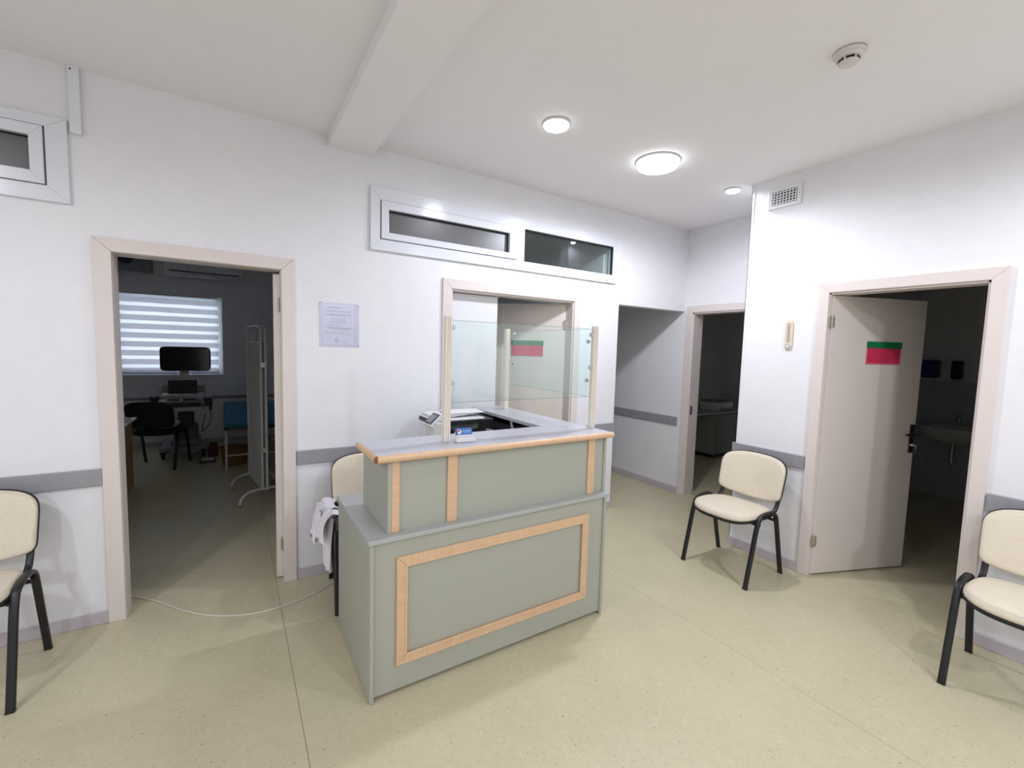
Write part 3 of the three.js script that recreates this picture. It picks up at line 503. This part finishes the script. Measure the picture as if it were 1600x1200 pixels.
// white coat hanging over the side of the chair behind the counter
{
  const o = thing('white_coat', 'white folded coat hanging from the chair behind the counter', 'coat', [-0.012, 0, -0.04]);
  const sheet = (name, fn, nu, nv) => {
    const pos = [], idx = []; const th = 0.005;
    for (const s of [0, 1]) for (let j = 0; j <= nv; j++) for (let i = 0; i <= nu; i++) { const p = fn(i / nu, j / nv); pos.push(p[0] - s * th, p[1], p[2] - s * th * 0.5); }
    const N = (nu + 1) * (nv + 1), at = (s, i, j) => s * N + j * (nu + 1) + i;
    for (const s of [0, 1]) for (let j = 0; j < nv; j++) for (let i = 0; i < nu; i++) { const a = at(s, i, j), b = at(s, i + 1, j), c = at(s, i, j + 1), d = at(s, i + 1, j + 1); if (s) idx.push(a, b, c, b, d, c); else idx.push(a, c, b, b, c, d); }
    for (let i = 0; i < nu; i++) for (const j of [0, nv]) idx.push(at(0, i, j), at(0, i + 1, j), at(1, i, j), at(0, i + 1, j), at(1, i + 1, j), at(1, i, j));
    for (let j = 0; j < nv; j++) for (const i of [0, nu]) idx.push(at(0, i, j), at(0, i, j + 1), at(1, i, j), at(0, i, j + 1), at(1, i, j + 1), at(1, i, j));
    const g = new THREE.BufferGeometry(); g.setAttribute('position', new THREE.Float32BufferAttribute(pos, 3)); g.setIndex(idx); g.computeVertexNormals(); return part(name, boxUV(g), M.coat, o);
  };
  // long back panel falling beside the legs
  sheet('coat_body', (u, v) => { const y = 0.56 - 0.36 * v, z = -2.83 + (u - 0.5) * (0.30 - 0.16 * v) + 0.02 * v, f = Math.sin(u * 14 + v * 2) * 0.012 * (0.4 + v); return [0.500 - 0.012 * Math.sin(v * 3) + f, y, z]; }, 48, 24);
  // bunched upper fold lying over the seat edge
  sheet('coat_fold', (u, v) => { const a = v * 2.5, y = 0.575 + 0.035 * Math.sin(a) - 0.17 * Math.max(0, v - 0.35) / 0.65 + 0.012 * Math.sin(u * 9), x = 0.56 - 0.10 * v - 0.03 * Math.sin(a) + 0.014 * Math.sin(u * 15 + v * 4), z = -2.82 + (u - 0.5) * 0.34 + 0.015 * Math.sin(v * 7); return [x, y, z]; }, 48, 28);
  // sleeve flap with a ragged hem towards the wall
  sheet('coat_sleeve', (u, v) => { const y = 0.55 - 0.15 * v - 0.05 * v * Math.abs(Math.sin(u * 7)), x = 0.475 - 0.045 * v + 0.016 * Math.sin(u * 12), z = -2.96 + (u - 0.5) * 0.2 + 0.03 * v; return [x, y, z]; }, 36, 16);
  sheet('collar', (u, v) => { const a = v * 4.2; return [0.515 - 0.03 * Math.cos(a) + 0.01 * Math.sin(u * 8), 0.583 + 0.022 * Math.sin(a), -2.86 + (u - 0.5) * 0.22]; }, 30, 18);
}
{
  const pts = [[-0.95, 0.0047, -3.62], [-0.72, 0.0047, -3.53], [-0.574, 0.0047, -3.461], [-0.488, 0.0047, -3.397], [-0.4, 0.0047, -3.299], [-0.261, 0.0047, -3.115], [-0.132, 0.0047, -2.991], [-0.022, 0.0047, -2.928], [0.09, 0.0047, -2.893], [0.242, 0.0047, -2.896], [0.411, 0.0047, -2.947], [0.55, 0.0047, -3.029], [0.722, 0.0047, -3.088], [1.0, 0.0047, -3.14], [1.1, 0.0047, -3.16]];
  const m = new THREE.Mesh(tube(pts, 0.0045, 160, 8), M.cable); m.name = 'floor_cable'; scene.add(m); tag(m, 'thin pale cable curving over the floor out of the examination room', 'cable');
}

// ================================================================ EXAMINATION ROOM
{
  const w = struct('window_3', null, null, 'examination room window behind the striped blind', 'window');
  bars('frame', w, -2.7, -0.126, 1.075, 2.26, [0.06, 0.06, 0.06, 0.06], -8.41, -8.35);
  part('mullion', bx(-1.45, -1.37, 1.13, 2.2, -8.41, -8.35, 0.004), M.pvc, w);
  part('glass_pane', bx(-2.65, -0.18, 1.13, 2.205, -8.385, -8.38), M.glass, w);
  part('window_sill', bx(-2.7, -0.126, 1.058, 1.078, -8.35, -8.27, 0.006), M.pvc, w, 'white plastic sill');
  const b = thing('zebra_blind', 'striped day and night roller blind over the examination room window', 'blind', [0, 0, -8.325]);
  const x0 = -2.62, x1 = -0.18, pitch = 0.128, y0 = 1.10;
  part('cassette', bx(x0, x1, 2.235, 2.26, -0.02, 0.02, 0.006), M.white, b);
  for (let k = 0; k < 9; k++) {
    const y = y0 + k * pitch;
    part('opaque_band', bx(x0, x1, y, Math.min(y + 0.076, 2.24), -0.001, 0.001), M.blindOpaque, b);
    if (k < 8 || y + pitch < 2.24) part('sheer_band', bx(x0, x1, y + 0.076, Math.min(y + pitch, 2.24), -0.0005, 0.0005), M.blindSheer, b);
  }
  part('bottom_rail', bx(x0, x1, 1.082, 1.10, -0.008, 0.008, 0.004), M.pvc, b, 'white bottom rail');
}
{
  const a = thing('air_conditioner', 'long white air conditioner above the examination room window', 'air conditioner', [-0.32, 2.525, -8.3]);
  part('housing', prism([[0, 0.04], [0.03, 0], [0.16, 0.02], [0.2, 0.07], [0.2, 0.26], [0.17, 0.28], [0, 0.28]], [], 'zy', -0.49, 0.49, 0.006), M.white, a);
  part('air_slot', bx(-0.43, 0.43, 0.062, 0.076, 0.196, 0.203), M.black, a, 'dark air slot');
  part('flap', bx(-0.44, 0.44, 0.012, 0.03, 0.10, 0.195, 0.006), M.pvc, a);
  const v = thing('ventilation_box', 'grey ventilation box high beside the air conditioner', 'ventilation box', [-1.24, 2.55, -8.3]);
  part('box', bx(-0.29, 0.29, 0, 0.35, 0, 0.1, 0.004), M.grey, v); part('rim', prism(rect(-0.27, 0.27, 0.02, 0.33), [rect(-0.23, 0.23, 0.06, 0.29)], 'xy', 0.1, 0.108, 0.002), M.grey, v);
  part('fan_grille', cyl(0.09, 0.09, 0.006, 0, 0, 0, 28).rotateX(Math.PI / 2).translate(0, 0.175, 0.104), M.darkGrey, v, 'round dark grille');
}
// ultrasound cart
{
  const o = thing('ultrasound_cart', 'ultrasound machine on a wheeled cart with black monitor and laptop screen', 'medical cart', [-0.57, 0, -7.55]);
  part('monitor', puck(rounded(0.282, 0.166, 9, 64), [[0, -0.03], [0.7, -0.03], [0.97, -0.012], [1, -0.004], [1, 0.010], [0.985, 0.014], [0, 0.014]], ([a, h, b]) => [a + 0.03, b + 1.34, h + 0.05]), M.black, o, 'black flat monitor');
  part('monitor_screen', bx(-0.235, 0.295, 1.195, 1.485, 0.064, 0.066), M.screen, o);
  part('monitor_arm', merge([bx(-0.045, 0.055, 0.90, 1.2, -0.02, 0.025, 0.008), bx(-0.03, 0.05, 1.15, 1.3, -0.01, 0.03, 0.006)]), M.offWhite, o, 'pale monitor neck');
  part('laptop_lid', bx(-0.168, 0.15, 0.865, 1.05, 0.07, 0.085, 0.006).rotateX(0.0), M.black, o, 'small black control screen');
  part('console', bx(-0.25, 0.22, 0.74, 0.86, -0.25, 0.13, 0.02), M.offWhite, o, 'pale console body');
  part('keyboard_deck', bx(-0.26, 0.23, 0.765, 0.80, 0.10, 0.40, 0.015), M.grey, o, 'grey keyboard deck');
  part('keyboard', bx(-0.17, 0.14, 0.80, 0.808, 0.17, 0.32, 0.003), M.darkGrey, o);
  part('trackball', new THREE.SphereGeometry(0.022, 16, 12).translate(-0.01, 0.806, 0.35), M.white, o);
  part('front_slot', bx(-0.2, 0.18, 0.715, 0.76, 0.10, 0.37, 0.006), M.black, o); part('drawer_tray', bx(-0.22, 0.22, 0.655, 0.715, 0.0, 0.36, 0.012), M.offWhite, o, 'pale pull-out tray');
  part('back_board', bx(-0.26, 0.225, 0.86, 0.97, -0.2, -0.15, 0.02), M.grey, o);
  part('column', bx(-0.075, 0.095, 0.2, 0.66, -0.16, 0.08, 0.02), M.darkGrey, o, 'dark grey column');
  part('body_box', bx(-0.12, 0.14, 0.22, 0.42, -0.2, 0.14, 0.02), M.midGrey, o);
  part('base', merge([bx(-0.27, 0.25, 0.11, 0.17, -0.25, 0.28, 0.02), bx(-0.16, 0.16, 0.16, 0.24, -0.22, 0.16, 0.02)]), M.grey, o);
  for (const x of [-0.23, 0.21]) for (const z of [-0.2, 0.24]) { const c = part('caster', merge([new THREE.TorusGeometry(0.035, 0.018, 8, 20).rotateY(Math.PI / 2).translate(x, 0.054, z), bx(x - 0.028, x + 0.028, 0.07, 0.12, z - 0.02, z + 0.02, 0.006)]), M.black, o, 'black caster wheel'); }
  part('probe_holder', merge([bx(0.23, 0.32, 0.70, 0.82, 0.1, 0.22, 0.015), bx(0.29, 0.315, 0.64, 0.72, 0.13, 0.16, 0.005)]), M.black, o, 'black probe holder');
  part('gel_cup', lathe([[0.0005, 0.70], [0.045, 0.70], [0.05, 0.84], [0.045, 0.84], [0.04, 0.71], [0.0005, 0.71]]).translate(-0.31, 0, 0.14), M.darkGrey, o, 'dark gel cup');
  part('gel_bottle', lathe([[0.0005, 0.72], [0.028, 0.72], [0.03, 0.86], [0.018, 0.9], [0.018, 0.93], [0.0005, 0.93]]).translate(-0.31, 0, 0.14), M.white, o, 'white gel bottle');
  part('probe_cable', tube([[0.28, 0.72, 0.18], [0.3, 0.5, 0.2], [0.2, 0.35, 0.22], [0.24, 0.6, 0.2]], 0.005, 30, 6), M.black, o);
}
{
  const c = makeChair('black visitor chair facing the ultrasound cart with pale seat cushion', M.blackFabric, M.blackFabric);
  placeChair(c, -0.80, -7.0, Math.PI - 0.28);
  const p = thing('seat_cushion', 'pale cushion lying on the black visitor chair', 'cushion', [-0.80, 0.506, -7.0], Math.PI - 0.28);
  part('cushion', puck(rounded(0.2, 0.17, 4), [[0, 0.0], [0.95, 0.0], [1, 0.02], [1, 0.045], [0.95, 0.06], [0.8, 0.066], [0, 0.066]], ([x, h, z]) => [x, h, z - 0.0]), M.offWhite, p);
  const f = thing('foot_pedal', 'foot pedal with pale top on the floor before the cart', 'foot pedal', [-0.30, 0, -6.98]);
  part('base', bx(-0.09, 0.09, 0, 0.03, -0.07, 0.07, 0.008), M.darkGrey, f); part('pedal', bx(-0.07, 0.07, 0.032, 0.046, -0.06, 0.06, 0.006), M.white, f, 'pale pedal plate');
}
{
  const d = thing('office_desk', 'pale wood desk end just inside the examination room', 'desk', [-1.45, 0, -5.77]);
  part('desk_top', bx(-0.55, 0.56, 0.726, 0.75, -0.42, 0.42, 0.004), M.laminateTop, d, 'pale desk top'); part('side_panel', bx(0.50, 0.52, 0, 0.726, -0.38, 0.38, 0.002), M.oak, d, 'wooden side panel'); part('side_panel', bx(-0.52, -0.50, 0, 0.726, -0.38, 0.38, 0.002), M.oak, d); part('modesty_panel', bx(-0.5, 0.5, 0.3, 0.72, -0.36, -0.342), M.oak, d);
  const k = thing('paper_stack', 'stack of papers lying on the examination room desk', 'papers', [-1.02, 0.75, -5.95], 0.15);
  for (let i = 0; i < 4; i++) part('sheet', bx(-0.105, 0.105, i * 0.004, i * 0.004 + 0.0035, -0.148, 0.148).rotateY(i * 0.09 - 0.1), M.paper, k);
  const n = thing('document_folder', 'dark folder beside the papers on the desk', 'folder', [-1.05, 0.75, -5.55], -0.1);
  part('cover', bx(-0.12, 0.12, 0, 0.022, -0.16, 0.16, 0.003), M.darkGrey, n); part('pages', bx(-0.115, 0.122, 0.004, 0.018, -0.155, 0.155), M.paper, n);
}
// folding medical screen
{
  const o = thing('folding_screen', 'folded medical privacy screen of white tubes and curtain', 'privacy screen', [0.2, 0, -5.3]);
  const panel = (ax, az, bx2, bz, top, cloth) => {
    const L = Math.hypot(bx2 - ax, bz - az), ux = (bx2 - ax) / L, uz = (bz - az) / L, q = (s, y) => [ax + ux * s, y, az + uz * s], fr = [q(0, 0.12)], rr = 0.09;
    fr.push(q(0, 0.6), q(0, top - rr)); for (let k = 1; k < 5; k++) { const t = k / 5 * Math.PI / 2; fr.push(q(rr - rr * Math.cos(t), top - rr + rr * Math.sin(t))); }
    fr.push(q(rr, top), q(L - rr, top)); for (let k = 1; k < 5; k++) { const t = k / 5 * Math.PI / 2; fr.push(q(L - rr + rr * Math.sin(t), top - rr + rr * Math.cos(t))); }
    fr.push(q(L, top - rr), q(L, 0.6), q(L, 0.12));
    const f = part('tube_frame', tube(fr, 0.0125, 120, 8), M.whiteMetal, o, 'white steel tube frame'); part('lower_bar', rod(q(0, 0.125), q(L, 0.125), 0.0115), M.whiteMetal, f); part('upper_bar', rod(q(0, top - 0.16), q(L, top - 0.16), 0.006), M.whiteMetal, f);
    const nu = 60, nv = 10, pos = [], idx = [];
    for (let j = 0; j <= nv; j++) for (let i = 0; i <= nu; i++) { const s = 0.03 + (L - 0.06) * i / nu, y = 0.15 + (top - 0.32) * j / nv, wv = Math.sin(i * 1.25) * 0.010 * (0.5 + 0.5 * Math.sin(Math.PI * j / nv)) + 0.004 * Math.sin(j); const p = q(s, y); pos.push(p[0] - uz * wv, p[1], p[2] + ux * wv); }
    for (let j = 0; j < nv; j++) for (let i = 0; i < nu; i++) { const a = j * (nu + 1) + i, b = a + 1, c = a + nu + 1, e = c + 1; idx.push(a, b, c, b, e, c); }
    const g = new THREE.BufferGeometry(); g.setAttribute('position', new THREE.Float32BufferAttribute(pos, 3)); g.setIndex(idx); g.computeVertexNormals(); part('curtain', boxUV(g), cloth, o, 'gathered pale curtain');
  };
  panel(-0.06, -0.36, 0.035, 0.30, 1.76, M.curtain); panel(0.075, 0.32, 0.02, -0.34, 1.76, M.curtain);
  for (const z of [0.31, -0.35]) { const c = z > 0 ? 0.05 : -0.02; part('curved_foot', tube([[c - 0.215, 0.012, z + 0.06], [c - 0.205, 0.06, z + 0.055], [c - 0.16, 0.11, z + 0.04], [c - 0.08, 0.13, z + 0.02], [c, 0.13, z], [c + 0.1, 0.13, z - 0.02], [c + 0.17, 0.1, z - 0.04], [c + 0.2, 0.05, z - 0.05], [c + 0.205, 0.012, z - 0.055]], 0.013, 60, 8), M.whiteMetal, o, 'curved white tube foot'); for (const s of [-1, 1]) part('rubber_tip', cyl(0.016, 0.016, 0.014, c + (s < 0 ? -0.215 : 0.205), 0, z - s * 0.058, 12), M.grey, o); }
  for (const y of [0.5, 1.35]) part('panel_hinge', bx(0.03, 0.08, y, y + 0.05, 0.29, 0.33, 0.004), M.chrome, o);
}
{
  const o = thing('examination_couch', 'blue covered examination couch on white legs behind the screen', 'couch', [0.22, 0, -7.2]);
  part('mattress', bx(-0.33, 0.33, 0.555, 0.64, -0.95, 0.35, 0.03), M.couch, o, 'blue couch padding');
  part('headrest', prism([[0.34, 0.56], [0.88, 0.56], [0.90, 0.60], [0.40, 0.81], [0.33, 0.80]].map(([z, y]) => [z, y]), [], 'zy', -0.33, 0.33, 0.02), M.couch, o, 'raised blue head section');
  part('frame', merge([bx(-0.32, -0.29, 0.52, 0.555, -0.94, 0.88), bx(0.29, 0.32, 0.52, 0.555, -0.94, 0.88), bx(-0.32, 0.32, 0.52, 0.555, 0.85, 0.88), bx(-0.32, 0.32, 0.52, 0.555, -0.94, -0.91)]), M.darkGrey, o);
  for (const x of [-0.305, 0.305]) for (const z of [-0.9, 0.86]) part('leg', rod([x, 0, z], [x, 0.52, z], 0.014), M.whiteMetal, o, 'white tube leg');
  for (const z of [-0.9, 0.86]) part('stretcher', rod([-0.305, 0.2, z], [0.305, 0.2, z], 0.011), M.whiteMetal, o);
  const b = thing('storage_basket', 'brown round basket under the blue examination couch', 'basket', [0.0, 0, -6.75]);
  part('body', lathe([[0.0005, 0], [0.13, 0], [0.16, 0.21], [0.165, 0.22], [0.155, 0.22], [0.125, 0.015], [0.0005, 0.015]]), M.wicker, b); part('rim', new THREE.TorusGeometry(0.16, 0.009, 8, 40).rotateX(Math.PI / 2).translate(0, 0.22, 0), M.wicker, b);
  const r = thing('red_bag', 'small dark red bag on the floor beside the basket', 'bag', [-0.25, 0, -7.3]);
  part('bag_body', puck(rounded(0.06, 0.05, 3), [[0, 0], [0.95, 0], [1.05, 0.05], [1, 0.14], [0.7, 0.19], [0, 0.2]]), std({ color: '#5c1f24', roughness: 0.7 }), r);
}

// ================================================================ DARK OFFICE BEHIND THE END WALL
{
  const o = thing('office_counter', 'dark desk with a grey cabinet door in the unlit office', 'desk', [6.3, 0, -4.35]);
  part('desk_top', bx(-0.85, 1.0, 0.70, 0.725, -0.42, 0.38, 0.004), M.laminateTop, o); part('cabinet_body', bx(-0.05, 0.98, 0.06, 0.70, -0.4, 0.34), M.laminate, o);
  part('cabinet_door', bx(-0.045, 0.46, 0.07, 0.69, 0.34, 0.358, 0.002), M.grey, o, 'grey cabinet door'); part('cabinet_door', bx(0.466, 0.97, 0.07, 0.69, 0.34, 0.358, 0.002), M.grey, o); part('plinth', bx(-0.04, 0.97, 0, 0.06, -0.39, 0.31), M.darkGrey, o);
  part('side_panel', bx(-0.83, -0.81, 0, 0.70, -0.4, 0.34), M.laminate, o); part('back_panel', bx(-0.81, -0.05, 0.2, 0.70, -0.4, -0.385), M.darkGrey, o);
  const p = thing('desk_printer', 'pale printer standing on the desk in the unlit office', 'printer', [6.52, 0.725, -4.2]);
  part('body', bx(-0.16, 0.24, 0, 0.13, -0.16, 0.16, 0.012), M.white, p); part('lid', bx(-0.15, 0.23, 0.13, 0.155, -0.16, 0.15, 0.008), M.grey, p); part('tray', bx(-0.12, 0.2, 0.03, 0.045, 0.14, 0.25, 0.004), M.grey, p); part('rear_tray', bx(-0.12, -0.0, 0.14, 0.26, -0.14, -0.12, 0.004), M.white, p);
}
// ================================================================ DARK TREATMENT ROOM BEHIND THE RIGHT WALL
{
  const w = scene.getObjectByName('wall_washroom_back');
  for (let j = 0; j < 9; j++) for (let i = 0; i < 11; i++) part('wall_tile', bx(7.092, 7.1, j * 0.152, j * 0.152 + 0.15, -1.95 + i * 0.202, -1.95 + i * 0.202 + 0.2), M.tile, w);
  const disp = (label, z0, z1, m) => { const d = thing('wall_dispenser', label, 'dispenser', [7.1, 1.40, (z0 + z1) / 2]); const h = (z1 - z0) / 2; part('housing', bx(-0.1, 0, 0, 0.21, -h, h, 0.02), m, d); part('front_cover', bx(-0.112, -0.095, 0.01, 0.20, -h + 0.008, h - 0.008, 0.01), m, d); part('lever', bx(-0.1, -0.02, -0.035, 0.002, -h * 0.5, h * 0.5, 0.004), M.chrome, d); };
  disp('dark blue wall dispenser in the unlit treatment room', -1.87, -1.71, std({ color: '#2a3f86', roughness: 0.15 })); disp('black wall dispenser in the unlit treatment room', -1.61, -1.51, std({ color: '#26262b', roughness: 0.15 }));
  const b = thing('wash_basin', 'wash basin on the tiled wall of the unlit treatment room', 'basin', [7.09, 0, -1.5]);
  part('bowl', puck(rounded(0.22, 0.27, 3.5), [[0, 0.68], [0.5, 0.69], [0.85, 0.76], [1, 0.84], [1, 0.86], [0.93, 0.86], [0.8, 0.78], [0.4, 0.73], [0, 0.725]], ([x, h, z]) => [x - 0.222, h, z]), M.plumb, b); part('waste_pipe', merge([rod([-0.2, 0.45, 0], [-0.2, 0.69, 0], 0.02), rod([-0.2, 0.46, 0], [0.0, 0.46, 0], 0.02)]), M.chrome, b);
  part('tap', merge([rod([-0.06, 0.85, 0], [-0.06, 0.98, 0], 0.013), rod([-0.06, 0.97, 0], [-0.18, 0.95, 0], 0.01), bx(-0.08, -0.04, 0.98, 0.995, -0.012, 0.012, 0.004)]), M.chrome, b, 'chrome tap');
}

scene.traverse((o) => { if (o.isMesh) { o.castShadow = true; o.receiveShadow = true; } });
renderer.render(scene, camera);
